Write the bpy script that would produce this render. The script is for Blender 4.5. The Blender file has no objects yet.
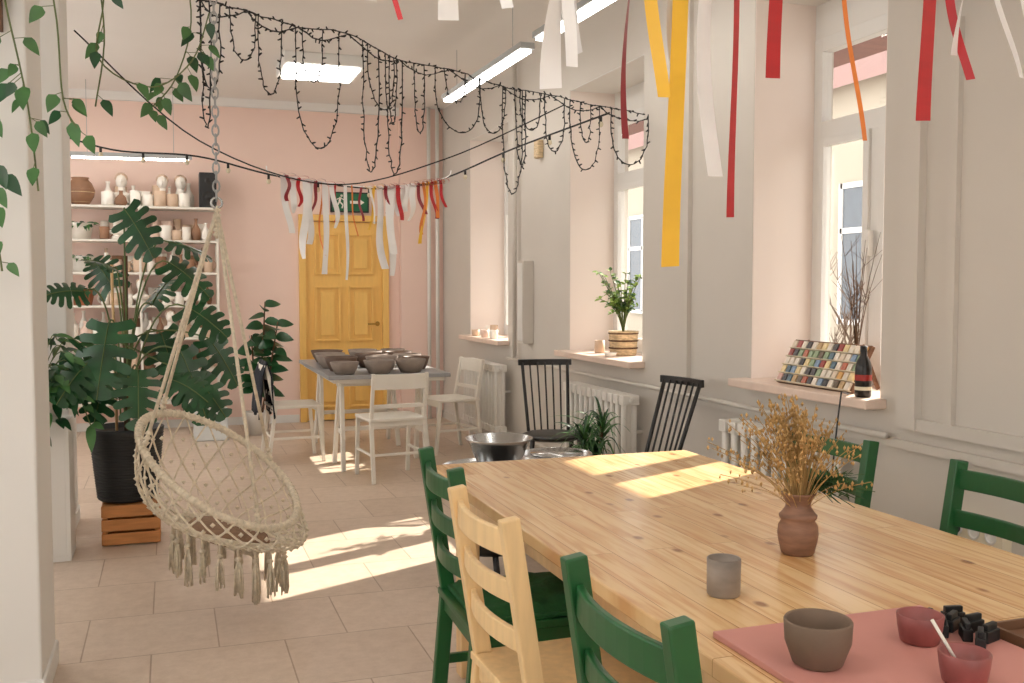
import bpy, math, random
from mathutils import Vector, Matrix, Euler
random.seed(7)
R=random.uniform
V=Vector
# ---------------------------------------------------------------- materials
def hx(s):
    s=s.lstrip('#');c=[int(s[i:i+2],16)/255 for i in (0,2,4)]
    return tuple((x/12.92 if x<=.04045 else ((x+.055)/1.055)**2.4) for x in c)
def pm(name,col,rough=.6,metal=0,var=.06,scale=8,bump=.0,emis=0,trans=0,sheen=0,stretch=None,alpha=None):
    if isinstance(col,str): col=hx(col)
    m=bpy.data.materials.new(name);m.use_nodes=True;nt=m.node_tree;b=nt.nodes['Principled BSDF']
    b.inputs['Roughness'].default_value=rough;b.inputs['Metallic'].default_value=metal
    tc=nt.nodes.new('ShaderNodeTexCoord');mp=nt.nodes.new('ShaderNodeMapping')
    nt.links.new(tc.outputs['Object'],mp.inputs[0])
    if stretch: mp.inputs['Scale'].default_value=stretch
    n=nt.nodes.new('ShaderNodeTexNoise');n.inputs['Scale'].default_value=scale;n.inputs['Detail'].default_value=4
    nt.links.new(mp.outputs[0],n.inputs['Vector'])
    r=nt.nodes.new('ShaderNodeValToRGB')
    r.color_ramp.elements[0].position=.3;r.color_ramp.elements[1].position=.7
    r.color_ramp.elements[0].color=(*[max(0,c*(1-var)) for c in col],1)
    r.color_ramp.elements[1].color=(*[min(1,c*(1+var)) for c in col],1)
    nt.links.new(n.outputs['Fac'],r.inputs[0]);nt.links.new(r.outputs[0],b.inputs['Base Color'])
    if bump:
        bp=nt.nodes.new('ShaderNodeBump');bp.inputs['Strength'].default_value=bump;bp.inputs['Distance'].default_value=.01
        nt.links.new(n.outputs['Fac'],bp.inputs['Height']);nt.links.new(bp.outputs[0],b.inputs['Normal'])
    if emis:
        b.inputs['Emission Color'].default_value=(1,.96,.9,1);b.inputs['Emission Strength'].default_value=emis
    if trans: b.inputs['Transmission Weight'].default_value=trans
    if sheen: b.inputs['Sheen Weight'].default_value=sheen
    return m
M={}
M['wall']=pm('wall_paint','#d0c9bf',.75,var=.015,scale=3)
M['pink']=pm('pink_paint','#efd2c4',.8,var=.015,scale=3)
M['reveal']=pm('reveal_paint','#f0e3da',.8,var=.01,scale=3)
M['white']=pm('white_paint','#e2dfd9',.6,var=.01,scale=3)
M['ceil']=pm('ceiling_paint','#e8e4de',.85,var=.01,scale=2)
M['trim']=pm('trim_white','#e4e2dd',.45,var=.01)
M['rad']=pm('radiator_enamel','#e6e2da',.35,var=.01)
M['sill']=pm('sill_stone','#e4cdbd',.4,var=.05,scale=14)
M['door']=pm('yellow_door_paint','#f0c068',.45,var=.04,scale=6,stretch=(6,6,1))
M['green']=pm('green_chair_paint','#175428',.38,var=.06,scale=10,bump=.05)
M['gcush']=pm('green_fabric','#1f5a2c',.9,var=.15,scale=60,bump=.3)
M['pineY']=pm('pine_yellow','#ecca94',.45,var=.09,scale=5,stretch=(8,8,1))
M['pineleg']=pm('pine_legs','#dcb684',.45,var=.08,scale=5,stretch=(8,8,1))
M['black']=pm('black_lacquer','#0f0c0a',.35,var=.1)
M['blackp']=pm('black_plastic','#151617',.5,var=.1)
M['wchair']=pm('white_chair_paint','#e8e2d6',.45,var=.02)
M['grey']=pm('grey_tabletop','#9b9a9a',.4,var=.08,scale=5)
M['clay']=pm('clay_grey','#8b7d72',.7,var=.15,scale=12,bump=.1)
M['clayd']=pm('clay_brown_glaze','#5d4636',.55,var=.25,scale=9,bump=.1)
M['vase']=pm('vase_clay','#86604a',.6,var=.3,scale=18,bump=.15,stretch=(1,1,4))
M['marb']=pm('marbled_clay','#93867a',.55,var=.4,scale=9,bump=.05,stretch=(1,1,2))
M['bowl']=pm('dark_clay_bowl','#74604f',.7,var=.15,scale=12,bump=.1)
M['pinkb']=pm('pink_glaze','#93504c',.45,var=.35,scale=14)
M['board']=pm('pink_board','#c98a80',.6,var=.05,scale=6)
M['steel']=pm('steel','#b9b9b8',.22,metal=1,var=.05)
M['rope']=pm('cotton_rope','#dfd2bb',.9,var=.15,scale=60,bump=.3)
M['cushion']=pm('swing_cushion','#8a6c55',.9,var=.2,scale=40,bump=.2)
M['leaf']=pm('leaf_dark_green','#1d4a27',.35,var=.4,scale=9)
M['leaf2']=pm('leaf_mid_green','#44703a',.45,var=.3,scale=9)
M['leaf3']=pm('leaf_light_green','#8fae55',.5,var=.3,scale=9)
M['stem']=pm('plant_stem','#5d6b3a',.6,var=.2)
M['brown']=pm('bark_brown','#5b4029',.8,var=.25,scale=20,bump=.3)
M['soil']=pm('soil','#2b2019',.95,var=.3,scale=30,bump=.5)
M['potw']=pm('white_pot','#e4e0d8',.5,var=.03)
M['terra']=pm('terracotta','#a2613f',.75,var=.12,scale=10)
M['crate']=pm('crate_wood','#b97a42',.65,var=.2,scale=6,stretch=(1,8,8),bump=.1)
M['dwood']=pm('dark_wood','#6b4a33',.6,var=.2,scale=5,stretch=(1,8,8))
M['straw']=pm('dried_flower','#c29a60',.85,var=.35,scale=30)
M['straws']=pm('dried_stem','#b8945c',.85,var=.2,scale=30)
M['pineg']=pm('evergreen_needles','#2f4f22',.7,var=.3,scale=30)
M['cer1']=pm('ceramic_white','#efe8dd',.45,var=.04)
M['cer2']=pm('ceramic_beige','#cfb298',.6,var=.1)
M['cer3']=pm('ceramic_brown','#8c654a',.6,var=.2)
M['cer4']=pm('ceramic_blush','#e0c3b2',.6,var=.08)
M['red']=pm('satin_red','#bd1019',.4,var=.08,sheen=.3,stretch=(1,1,4))
M['crim']=pm('satin_crimson','#8e1424',.4,var=.08,sheen=.3)
M['yel']=pm('satin_yellow','#f3bd2c',.4,var=.06,sheen=.3)
M['ora']=pm('satin_orange','#e07a24',.4,var=.06,sheen=.3)
M['wht']=pm('satin_white','#f0edea',.4,var=.03,sheen=.3)
M['wire']=pm('black_wire','#121211',.6,var=.1)
M['bulb']=pm('frosted_bulb','#d9cdb0',.25,var=.02)
M['lamp']=pm('lamp_diffuser','#ffffff',.5,var=0,emis=12)
M['lampb']=pm('lamp_body','#a9aaa9',.5,var=.02)
M['denim']=pm('dark_cloth','#20242c',.95,var=.2,scale=30,bump=.3)
M['exit']=pm('exit_green','#12613c',.5,var=.03)
M['plastic']=pm('clear_plastic_box','#d9dbd8',.3,var=.03)
M['woven']=pm('woven_pot','#cdb48e',.8,var=.3,scale=30,bump=.4,stretch=(1,1,3))
M['redp']=pm('red_plastic','#9c2118',.4,var=.05)
M['cream']=pm('cream_label','#e4d9bf',.6,var=.03)
M['bright']=pm('outside_plaster','#b3a896',.9,var=.05,scale=1)
M['roof']=pm('outside_roof','#7c544c',.8,var=.15,scale=2,stretch=(1,8,1))
M['ground']=pm('outside_ground','#b5b2ac',.95,var=.1,scale=1)
M['darkglass']=pm('outside_window','#59626a',.2,var=.1)
M['gold']=pm('brass','#b08a45',.3,metal=1,var=.03)

# floor tiles
def floor_mat():
    m=bpy.data.materials.new('floor_tiles');m.use_nodes=True;nt=m.node_tree;b=nt.nodes['Principled BSDF']
    tc=nt.nodes.new('ShaderNodeTexCoord')
    mp=nt.nodes.new('ShaderNodeMapping');mp.inputs['Location'].default_value=(.09,.02,0);nt.links.new(tc.outputs['Object'],mp.inputs[0])
    br=nt.nodes.new('ShaderNodeTexBrick');br.offset=.5;br.inputs['Scale'].default_value=1
    br.inputs['Brick Width'].default_value=.5;br.inputs['Row Height'].default_value=.5
    br.inputs['Mortar Size'].default_value=.0035;br.inputs['Mortar Smooth'].default_value=.3;br.inputs['Bias'].default_value=0
    br.inputs['Color1'].default_value=(*hx('#d3bfac'),1);br.inputs['Color2'].default_value=(*hx('#c9b4a0'),1);br.inputs['Mortar'].default_value=(*hx('#a8917c'),1)
    nt.links.new(mp.outputs[0],br.inputs[0])
    n=nt.nodes.new('ShaderNodeTexNoise');n.inputs['Scale'].default_value=14;n.inputs['Detail'].default_value=10;n.inputs['Roughness'].default_value=.8
    nt.links.new(tc.outputs['Object'],n.inputs['Vector'])
    mx=nt.nodes.new('ShaderNodeMix');mx.data_type='RGBA';mx.blend_type='MULTIPLY';mx.inputs[0].default_value=.5
    rp=nt.nodes.new('ShaderNodeValToRGB');rp.color_ramp.elements[0].color=(.7,.64,.58,1);rp.color_ramp.elements[0].position=.36;rp.color_ramp.elements[1].color=(1,1,1,1);rp.color_ramp.elements[1].position=.6
    nt.links.new(n.outputs['Fac'],rp.inputs[0]);nt.links.new(br.outputs[0],mx.inputs[6]);nt.links.new(rp.outputs[0],mx.inputs[7])
    nt.links.new(mx.outputs[2],b.inputs['Base Color']);b.inputs['Roughness'].default_value=.4
    bp=nt.nodes.new('ShaderNodeBump');bp.inputs['Strength'].default_value=.3;bp.inputs['Distance'].default_value=.004;bp.invert=True
    nt.links.new(br.outputs['Fac'],bp.inputs['Height']);nt.links.new(bp.outputs[0],b.inputs['Normal'])
    return m
M['floor']=floor_mat()
def table_mat():
    m=bpy.data.materials.new('pine_tabletop');m.use_nodes=True;nt=m.node_tree;b=nt.nodes['Principled BSDF'];L=nt.links.new
    tc=nt.nodes.new('ShaderNodeTexCoord')
    mp=nt.nodes.new('ShaderNodeMapping');mp.inputs['Rotation'].default_value=(0,0,math.pi/2);L(tc.outputs['Object'],mp.inputs[0])
    br=nt.nodes.new('ShaderNodeTexBrick');br.offset=.37;br.inputs['Scale'].default_value=1
    br.inputs['Brick Width'].default_value=1.1;br.inputs['Row Height'].default_value=.085
    br.inputs['Mortar Size'].default_value=.0012;br.inputs['Mortar Smooth'].default_value=.2
    br.inputs['Color1'].default_value=(*hx('#edcb98'),1);br.inputs['Color2'].default_value=(*hx('#dbb17a'),1);br.inputs['Mortar'].default_value=(*hx('#a97d48'),1)
    L(mp.outputs[0],br.inputs[0])
    mp2=nt.nodes.new('ShaderNodeMapping');mp2.inputs['Scale'].default_value=(18,1.1,1);L(tc.outputs['Object'],mp2.inputs[0])
    ad=nt.nodes.new('ShaderNodeVectorMath');ad.operation='MULTIPLY_ADD';ad.inputs[1].default_value=(40,40,40);L(br.outputs[0],ad.inputs[0]);L(mp2.outputs[0],ad.inputs[2])
    n=nt.nodes.new('ShaderNodeTexNoise');n.inputs['Scale'].default_value=1.9;n.inputs['Detail'].default_value=5;n.inputs['Distortion'].default_value=1.4;L(ad.outputs[0],n.inputs['Vector'])
    rp=nt.nodes.new('ShaderNodeValToRGB');rp.color_ramp.elements[0].color=(.70,.50,.33,1);rp.color_ramp.elements[0].position=.36;rp.color_ramp.elements[1].color=(1,1,1,1);rp.color_ramp.elements[1].position=.56
    L(n.outputs['Fac'],rp.inputs[0])
    mx=nt.nodes.new('ShaderNodeMix');mx.data_type='RGBA';mx.blend_type='MULTIPLY';mx.inputs[0].default_value=.7
    L(br.outputs[0],mx.inputs[6]);L(rp.outputs[0],mx.inputs[7])
    mp3=nt.nodes.new('ShaderNodeMapping');mp3.inputs['Scale'].default_value=(1,.62,1);L(tc.outputs['Object'],mp3.inputs[0])
    vo=nt.nodes.new('ShaderNodeTexVoronoi');vo.inputs['Scale'].default_value=9.5;L(mp3.outputs[0],vo.inputs['Vector'])
    r2=nt.nodes.new('ShaderNodeValToRGB');e=r2.color_ramp.elements;e[0].position=.07;e[0].color=(.28,.13,.06,1);e[1].position=.15;e[1].color=(1,1,1,1)
    L(vo.outputs['Distance'],r2.inputs[0])
    mx2=nt.nodes.new('ShaderNodeMix');mx2.data_type='RGBA';mx2.blend_type='MULTIPLY';mx2.inputs[0].default_value=.8
    L(mx.outputs[2],mx2.inputs[6]);L(r2.outputs[0],mx2.inputs[7]);L(mx2.outputs[2],b.inputs['Base Color'])
    b.inputs['Roughness'].default_value=.27
    return m
M['table']=table_mat()
def glass_mat():
    m=bpy.data.materials.new('window_glass');m.use_nodes=True;nt=m.node_tree;nt.nodes.clear()
    t=nt.nodes.new('ShaderNodeBsdfTransparent');g=nt.nodes.new('ShaderNodeBsdfGlossy');g.inputs['Roughness'].default_value=.02
    x=nt.nodes.new('ShaderNodeMixShader');x.inputs[0].default_value=.06;o=nt.nodes.new('ShaderNodeOutputMaterial')
    nt.links.new(t.outputs[0],x.inputs[1]);nt.links.new(g.outputs[0],x.inputs[2]);nt.links.new(x.outputs[0],o.inputs[0]);return m
M['glass']=glass_mat()

# ---------------------------------------------------------------- mesh builder
class B:
    def __init__(s,name): s.n=name;s.v=[];s.f=[];s.mi=[];s.sm=[];s.mats=[]
    def add(s,vs,fs,mat,smooth=False):
        if mat not in s.mats:s.mats.append(mat)
        k=len(s.v);i=s.mats.index(mat)
        s.v+= [tuple(v) for v in vs]
        for f in fs: s.f.append([k+j for j in f]);s.mi.append(i);s.sm.append(smooth)
    def box(s,c,sz,mat,rot=None):
        x,y,z=[q/2 for q in sz];vs=[V((a*x,b*y,d*z)) for a in(-1,1) for b in(-1,1) for d in(-1,1)]
        if rot is not None:
            r=Euler(rot).to_matrix() if not isinstance(rot,Matrix) else rot
            vs=[r@v for v in vs]
        c=V(c);vs=[v+c for v in vs]
        s.add(vs,[(0,1,3,2),(4,6,7,5),(0,4,5,1),(2,3,7,6),(0,2,6,4),(1,5,7,3)],mat)
    def bb(s,a,b,mat):
        s.box([(a[i]+b[i])/2 for i in range(3)],[abs(b[i]-a[i]) for i in range(3)],mat)
    def beam(s,p,q,w,d,mat,side=(0,1,0)):
        p=V(p);q=V(q);z=(q-p).normalized();x=V(side).cross(z).normalized();y=z.cross(x)
        vs=[pp+x*(a*w/2)+y*(b*d/2) for pp in(p,q) for a,b in((-1,-1),(1,-1),(1,1),(-1,1))]
        s.add(vs,[(3,2,1,0),(4,5,6,7),(0,1,5,4),(1,2,6,5),(2,3,7,6),(3,0,4,7)],mat)
    def tube(s,pts,r,mat,seg=6,closed=False,caps=True):
        pts=[V(p) for p in pts];n=len(pts);vs=[];fs=[]
        rr=r if isinstance(r,(list,tuple)) else [r]*n
        t0=(pts[1]-pts[0]).normalized();u=t0.orthogonal().normalized()
        for i in range(n):
            if closed: t=(pts[(i+1)%n]-pts[i-1])
            else: t=pts[min(i+1,n-1)]-pts[max(i-1,0)]
            if t.length<1e-9: t=t0.copy()
            t.normalize();u=(u-t*u.dot(t))
            if u.length<1e-6:u=t.orthogonal()
            u.normalize();w=t.cross(u)
            for k in range(seg):
                a=2*math.pi*k/seg;vs.append(pts[i]+(u*math.cos(a)+w*math.sin(a))*rr[i])
        for i in range(n if closed else n-1):
            j=(i+1)%n
            for k in range(seg):
                k2=(k+1)%seg;fs.append((i*seg+k,i*seg+k2,j*seg+k2,j*seg+k))
        if not closed and caps: fs.append(tuple(range(seg))[::-1]);fs.append(tuple((n-1)*seg+k for k in range(seg)))
        s.add(vs,fs,mat,True)
    def lathe(s,prof,c,mat,seg=24,rot=None,sc=(1,1,1)):
        vs=[];fs=[];c=V(c);r=Euler(rot).to_matrix() if rot is not None else None
        for (a,z) in prof:
            for k in range(seg):
                t=2*math.pi*k/seg;v=V((a*math.cos(t)*sc[0],a*math.sin(t)*sc[1],z*sc[2]))
                if r: v=r@v
                vs.append(v+c)
        for i in range(len(prof)-1):
            for k in range(seg):
                k2=(k+1)%seg;fs.append((i*seg+k,i*seg+k2,(i+1)*seg+k2,(i+1)*seg+k))
        s.add(vs,fs,mat,True)
    def ball(s,c,r,mat,sc=(1,1,1),seg=10,rings=6,rot=None):
        s.lathe([(max(r*math.sin(math.pi*i/rings),1e-5),-r*math.cos(math.pi*i/rings)) for i in range(rings+1)],c,mat,seg,rot,sc)
    def blob(s,c,r,mat,sz=1.):
        c=V(c);vs=[c+V(v) for v in((r,0,0),(-r,0,0),(0,r,0),(0,-r,0),(0,0,r*sz),(0,0,-r*sz))]
        s.add(vs,[(0,2,4),(2,1,4),(1,3,4),(3,0,4),(2,0,5),(1,2,5),(3,1,5),(0,3,5)],mat,True)
    def leaf(s,p,d,n,L,W,mat,bend=.3,N=6,fold=.15,shape=None):
        p=V(p);d=V(d).normalized();n=V(n);n=(n-d*n.dot(d)).normalized();sd=d.cross(n)
        shape=shape or (lambda t:math.sin(math.pi*min(1,t**.8*1.0))**.8)
        vs=[];fs=[]
        for i in range(N+1):
            t=i/N;w=W/2*max(shape(t),.01);c=p+d*L*t-V((0,0,1))*bend*L*t*t
            vs+=[c-sd*w+n*fold*w,c,c+sd*w+n*fold*w]
        for i in range(N):
            a=i*3;fs+=[(a,a+1,a+4,a+3),(a+1,a+2,a+5,a+4)]
        s.add(vs,fs,mat,True)
    def monstera(s,p,d,n,L,mat,bend=.25):
        p=V(p);d=V(d).normalized();n=V(n);n=(n-d*n.dot(d)).normalized();sd=d.cross(n)
        mid=lambda t: p+d*L*t-V((0,0,1))*bend*L*t*t
        K=6;W=L*.46
        def edge(t): return W*(math.sin(math.pi*min(1,.18+.82*t))**.65)
        def pt(t,f,q=0):
            w=edge(t);fw=(-.45+1.0*t)*w
            y=min(max(t,0),1)
            return mid(y)+sd*sg*w*f+d*(fw*f*f)+n*(.05*math.sin(k*2.1)*w*f-.16*w*f*f)-V((0,0,1))*.10*w*f*f
        for sg in(-1,1):
            for k in range(K):
                a=k/K;b_=(k+1)/K;g=.026 if k<K-1 else .008
                rows=[]
                for (f,gg,ex) in((0,0,0),(.25,0,0),(.36,.1,0),(.42,.8,0),(.6,1.,0),(.85,1.15,.02),(.98,1.9,.05)):
                    ga=g*gg
                    rows.append([pt(a+ga*(1 if k>0 else 0),f),pt((a+b_)/2,f*(1+ex)),pt(b_-ga,f)])
                vs=[q for r_ in rows for q in r_];fs=[]
                for i in range(len(rows)-1):
                    for j in(0,1): q=i*3+j;fs.append((q,q+1,q+4,q+3))
                s.add(vs,fs,mat,True)
        s.tube([mid(i/6)+n*.002 for i in range(7)],.003,M['stem'],4)
    def ribbon(s,p,w,L,mat,ang=0,amp=.02,tw=.6,N=22,ph=0,lean=(0,0)):
        vs=[];fs=[];p=V(p)
        for i in range(N+1):
            t=i/N;a=ang+tw*math.sin(t*3.2+ph)*t
            c=p+V((amp*math.sin(t*5+ph)*t+lean[0]*t,amp*math.cos(t*4+ph*2)*t+lean[1]*t,-L*t))
            u=V((math.cos(a),math.sin(a),.06*math.sin(t*7+ph)))
            vs+=[c-u*w/2,c+u*w/2]
        for i in range(N): fs.append((2*i,2*i+1,2*i+3,2*i+2))
        s.add(vs,fs,mat,True)
    def bow(s,c,w,mat):
        c=V(c);s.blob(c,w*.28,mat)
        for sg in(-1,1):
            pts=[]
            for j in range(9):
                t=j/8*2*math.pi;pts.append(c+V((sg*w*.75*(1-math.cos(t))/1.0,0,w*.42*math.sin(t)+w*.1)))
            vs=[];fs=[]
            for q in pts: vs+=[q+V((0,-w*.22,0)),q+V((0,w*.22,0))]
            for i in range(8): fs.append((2*i,2*i+1,2*i+3,2*i+2))
            s.add(vs,fs,mat,True)
    def done(s,loc=(0,0,0),rz=0,bevel=0,seg=2,solid=0,mesh=None):
        me=bpy.data.meshes.new(s.n);me.from_pydata(s.v,[],s.f)
        for m in s.mats: me.materials.append(m)
        me.polygons.foreach_set('material_index',s.mi);me.polygons.foreach_set('use_smooth',s.sm);me.update()
        return place(s.n,me,loc,rz,bevel,seg,solid)
def place(name,me,loc=(0,0,0),rz=0,bevel=0,seg=2,solid=0):
    o=bpy.data.objects.new(name,me);bpy.context.collection.objects.link(o);o.location=loc;o.rotation_euler=(0,0,rz)
    if bevel:
        b=o.modifiers.new('b','BEVEL');b.width=bevel;b.segments=seg;b.limit_method='ANGLE';b.angle_limit=.7
    if solid:
        q=o.modifiers.new('s','SOLIDIFY');q.thickness=solid;q.offset=0
    return o
def sag(p,q,dip,n=16):
    p=V(p);q=V(q);return [p.lerp(q,i/n)-V((0,0,1))*dip*4*(i/n)*(1-i/n) for i in range(n+1)]
def bez(p,c,q,n=10):
    p=V(p);c=V(c);q=V(q);return [p*(1-t)**2+c*2*t*(1-t)+q*t*t for t in [i/n for i in range(n+1)]]
def cr(pts,n=6):
    P=[V(p) for p in pts];o=[];P=[P[0]]+P+[P[-1]]
    for i in range(1,len(P)-2):
        for k in range(n):
            t=k/n;a,b_,c_,d=P[i-1],P[i],P[i+1],P[i+2]
            o.append(.5*((2*b_)+(c_-a)*t+(2*a-5*b_+4*c_-d)*t*t+(3*b_-a-3*c_+d)*t**3))
    o.append(P[-2]);return o

# ---------------------------------------------------------------- room shell
WX=2.79;WY=10.5;CZ=3.30;YB=-2.6;XL=-2.4
b=B('floor');b.bb((XL-.15,YB,-.1),(3.26,WY+.2,0),M['floor']);b.done()
b=B('ceiling');b.bb((XL-.15,YB,CZ),(3.26,WY+.2,CZ+.15),M['ceil']);b.done()
b=B('wall_back')
b.bb((XL-.15,WY,0),(1.30,WY+.2,CZ),M['pink']);b.bb((2.18,WY,0),(3.26,WY+.2,CZ),M['pink']);b.bb((1.30,WY,2.13),(2.18,WY+.2,CZ),M['pink'])
b.bb((1.3,WY+.15,0),(2.18,WY+.2,2.13),M['pink'])
b.bb((2.33,WY-.1,0),(2.79,WY,CZ),M['pink']);b.done()
b=B('wall_rear')  # unseen wall added to cut the light from behind
b.bb((XL-.15,YB-.2,0),(-1.2,YB,CZ),M['white']);b.bb((1.9,YB-.2,0),(3.26,YB,CZ),M['white']);b.bb((-1.2,YB-.2,2.7),(1.9,YB,CZ),M['white']);b.bb((-1.2,YB-.2,0),(1.9,YB,.5),M['white']);b.done()
b=B('window_rear')  # invented opening in the added wall, lets some sky fill through
for (p,q) in(((-1.2,YB-.15,.5),(-1.1,YB-.08,2.7)),((1.8,YB-.15,.5),(1.9,YB-.08,2.7)),((-1.1,YB-.15,.5),(1.8,YB-.08,.6)),((-1.1,YB-.15,2.6),(1.8,YB-.08,2.7)),((.31,YB-.15,.6),(.39,YB-.08,2.6))): b.bb(p,q,M['trim'])
b.bb((-1.1,YB-.12,.6),(1.8,YB-.115,2.6),M['glass']);b.done()
wins=[(8.22,9.38),(5.61,6.81),(3.40,4.38),(.9,2.0),(-1.6,-.4)]
ZS=.90;ZT=2.84
def wall_open(b,x0,x1,ops,mat,zs,zt):
    b.bb((x0,YB,0),(x1,WY,zs),mat);b.bb((x0,YB,zt),(x1,WY,CZ),mat)
    ys=[WY]
    for a,c in ops: ys+=[c,a]
    ys.append(YB)
    for i in range(0,len(ys),2): b.bb((x0,ys[i+1],zs),(x1,ys[i],zt),mat)
b=B('wall_right');wall_open(b,WX,3.26,wins,M['wall'],ZS,ZT);b.done()
lw_fill=[(7.6,9.9),(4.6,6.9),(.6,3.0)]  # invented left-wall windows, added to let fill daylight in
b=B('wall_left');wall_open(b,XL-.2,XL,lw_fill,M['white'],.7,2.9);b.done()
for i,(a,c) in enumerate(lw_fill):
    b=B('window_%d'%(i+6));x0,x1=XL-.15,XL-.09
    for (p,q) in(((x0,a,.701),(x1,a+.07,2.899)),((x0,c-.07,.701),(x1,c,2.899)),((x0,a+.07,.701),(x1,c-.07,.78)),((x0,a+.07,2.82),(x1,c-.07,2.899)),((x0,(a+c)/2-.04,.78),(x1,(a+c)/2+.04,2.82)),((x0,a+.07,2.15),(x1,c-.07,2.22))): b.bb(p,q,M['trim'])
    b.bb((x0+.03,a+.07,.78),(x0+.034,c-.07,2.82),M['glass']);b.done()
b=B('trim_reveals')
for a,c in wins:
    b.bb((WX+.003,c-.006,ZS),(3.2,c,ZT),M['reveal']);b.bb((WX+.003,a,ZS),(3.2,a+.006,ZT),M['reveal'])
    b.bb((WX+.003,a,ZT-.006),(3.2,c,ZT),M['white'])
b.done()
for i,(a,c) in enumerate(wins):
    b=B('window_sill');b.bb((2.68,a-.04,ZS+.001),(WX+.001,c+.04,ZS+.042),M['sill']);b.bb((WX-.001,a+.007,ZS+.001),(3.13,c-.007,ZS+.042),M['sill']);b.done(bevel=.006)
    b=B('window_%d'%(i+1));x0,x1=3.14,3.20;f=.07;ft=2.66;bz=ZS+.002
    b.bb((x0,a+.006,bz),(x1,a+f,ft),M['trim']);b.bb((x0,c-f,bz),(x1,c-.006,ft),M['trim'])
    b.bb((x0,a+f,bz),(x1,c-f,bz+.10),M['trim']);b.bb((x0,a+f,ft-f),(x1,c-f,ft),M['trim'])
    b.bb((x0+.002,a+.007,ft),(x1,c-.007,ZT-.007),M['white'])
    b.bb((x0,a+f,2.15),(x1,c-f,2.24),M['trim'])
    md=(a+c)/2;b.bb((x0,md-.035,bz+.1),(x1,md+.035,2.15),M['trim'])
    for (u,v) in((a+f,md-.035),(md+.035,c-f)):
        b.bb((x0-.015,u,bz+.1),(x0+.012,u+.04,2.15),M['trim']);b.bb((x0-.015,v-.04,bz+.1),(x0+.012,v,2.15),M['trim'])
        b.bb((x0-.015,u+.04,bz+.1),(x0+.012,v-.04,bz+.14),M['trim']);b.bb((x0-.015,u+.04,2.11),(x0+.012,v-.04,2.15),M['trim'])
    b.bb((x0-.045,md-.012,1.55),(x0-.015,md+.012,1.67),M['trim'])
    b.bb((x0+.03,a+f,bz+.1),(x0+.034,c-f,ft-f),M['glass'])
    b.done(bevel=.004)
# door
b=B('door_1')
X0,X1=1.34,2.14
b.bb((X0,WY-.005,.01),(X1,WY+.04,2.09),M['door'])
for (a,c) in((X0+.09,(X0+X1)/2-.04),((X0+X1)/2+.04,X1-.09)):
    for (z0,z1) in((.14,.72),(.84,1.42),(1.54,1.97)):
        w=.022;yy=WY-.03
        b.bb((a,yy,z0),(a+w,WY,z1),M['door']);b.bb((c-w,yy,z0),(c,WY,z1),M['door']);b.bb((a+w,yy,z0),(c-w,WY,z0+w),M['door']);b.bb((a+w,yy,z1-w),(c-w,WY,z1),M['door'])
        e=.062;b.bb((a+e,WY-.024,z0+e),(c-e,WY,z1-e),M['door'])
b.lathe([(.001,0),(.025,0),(.025,.01),(.01,.015),(.01,.05),(.001,.05)],(X1-.05,WY-.005,1.02),M['gold'],12,(math.pi/2,0,0))
b.tube([(X1-.05,WY-.05,1.02),(X1-.16,WY-.055,1.02)],.009,M['gold'],8)
b.done(bevel=.006)
b=B('trim_door_frame')
b.bb((X0-.07,WY-.05,0),(X0-.001,WY+.02,2.16),M['door']);b.bb((X1+.001,WY-.05,0),(X1+.07,WY+.02,2.16),M['door']);b.bb((X0-.001,WY-.05,2.095),(X1+.001,WY+.02,2.16),M['door']);b.done(bevel=.006)
b=B('exit_sign');b.bb((1.60,WY-.05,2.19),(2.0,WY-.001,2.40),M['blackp']);b.bb((1.615,WY-.055,2.205),(1.985,WY-.05,2.385),M['exit'])
x=1.70;y=WY-.058
b.ball((x+.012,y,2.36),.013,M['cer1'],seg=8);b.beam((x,y,2.345),(x-.01,y,2.30),.022,.004,M['cer1']);b.beam((x-.01,y,2.30),(x+.025,y,2.265),.014,.004,M['cer1']);b.beam((x+.025,y,2.265),(x+.015,y,2.23),.012,.004,M['cer1']);b.beam((x-.01,y,2.30),(x-.03,y,2.26),.014,.004,M['cer1']);b.beam((x-.03,y,2.26),(x-.055,y,2.25),.012,.004,M['cer1']);b.beam((x,y,2.34),(x+.04,y,2.315),.009,.004,M['cer1']);b.beam((x,y,2.34),(x-.04,y,2.32),.009,.004,M['cer1'])
b.beam((1.80,y,2.295),(1.90,y,2.295),.03,.004,M['cer1'],side=(0,1,0));b.add([(1.89,y,2.335),(1.89,y,2.255),(1.95,y,2.295)],[(0,1,2)],M['cer1'])
b.done()
b=B('baseboard_back');b.bb((XL,WY-.015,0),(X0-.08,WY,.08),M['trim']);b.bb((2.22,WY-.015,0),(2.33,WY,.08),M['trim']);b.done()
b=B('baseboard_right');b.bb((WX-.015,YB,0),(WX,WY-.1,.08),M['wall']);b.done()
b=B('trim_cornice');b.bb((XL,WY-.05,CZ-.08),(2.33,WY,CZ),M['ceil']);b.done()
# pillars left
b=B('wall_pillar_near');b.bb((-.95,3.6,0),(-.425,4.0,CZ),M['white']);b.bb((-.96,3.59,0),(-.415,4.01,.09),M['trim']);b.done(bevel=.008)
b=B('wall_pillar_far');b.bb((-1.05,6.05,0),(-.545,6.5,CZ),M['white']);b.bb((-1.06,6.04,0),(-.535,6.51,.09),M['trim']);b.done(bevel=.008)
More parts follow.
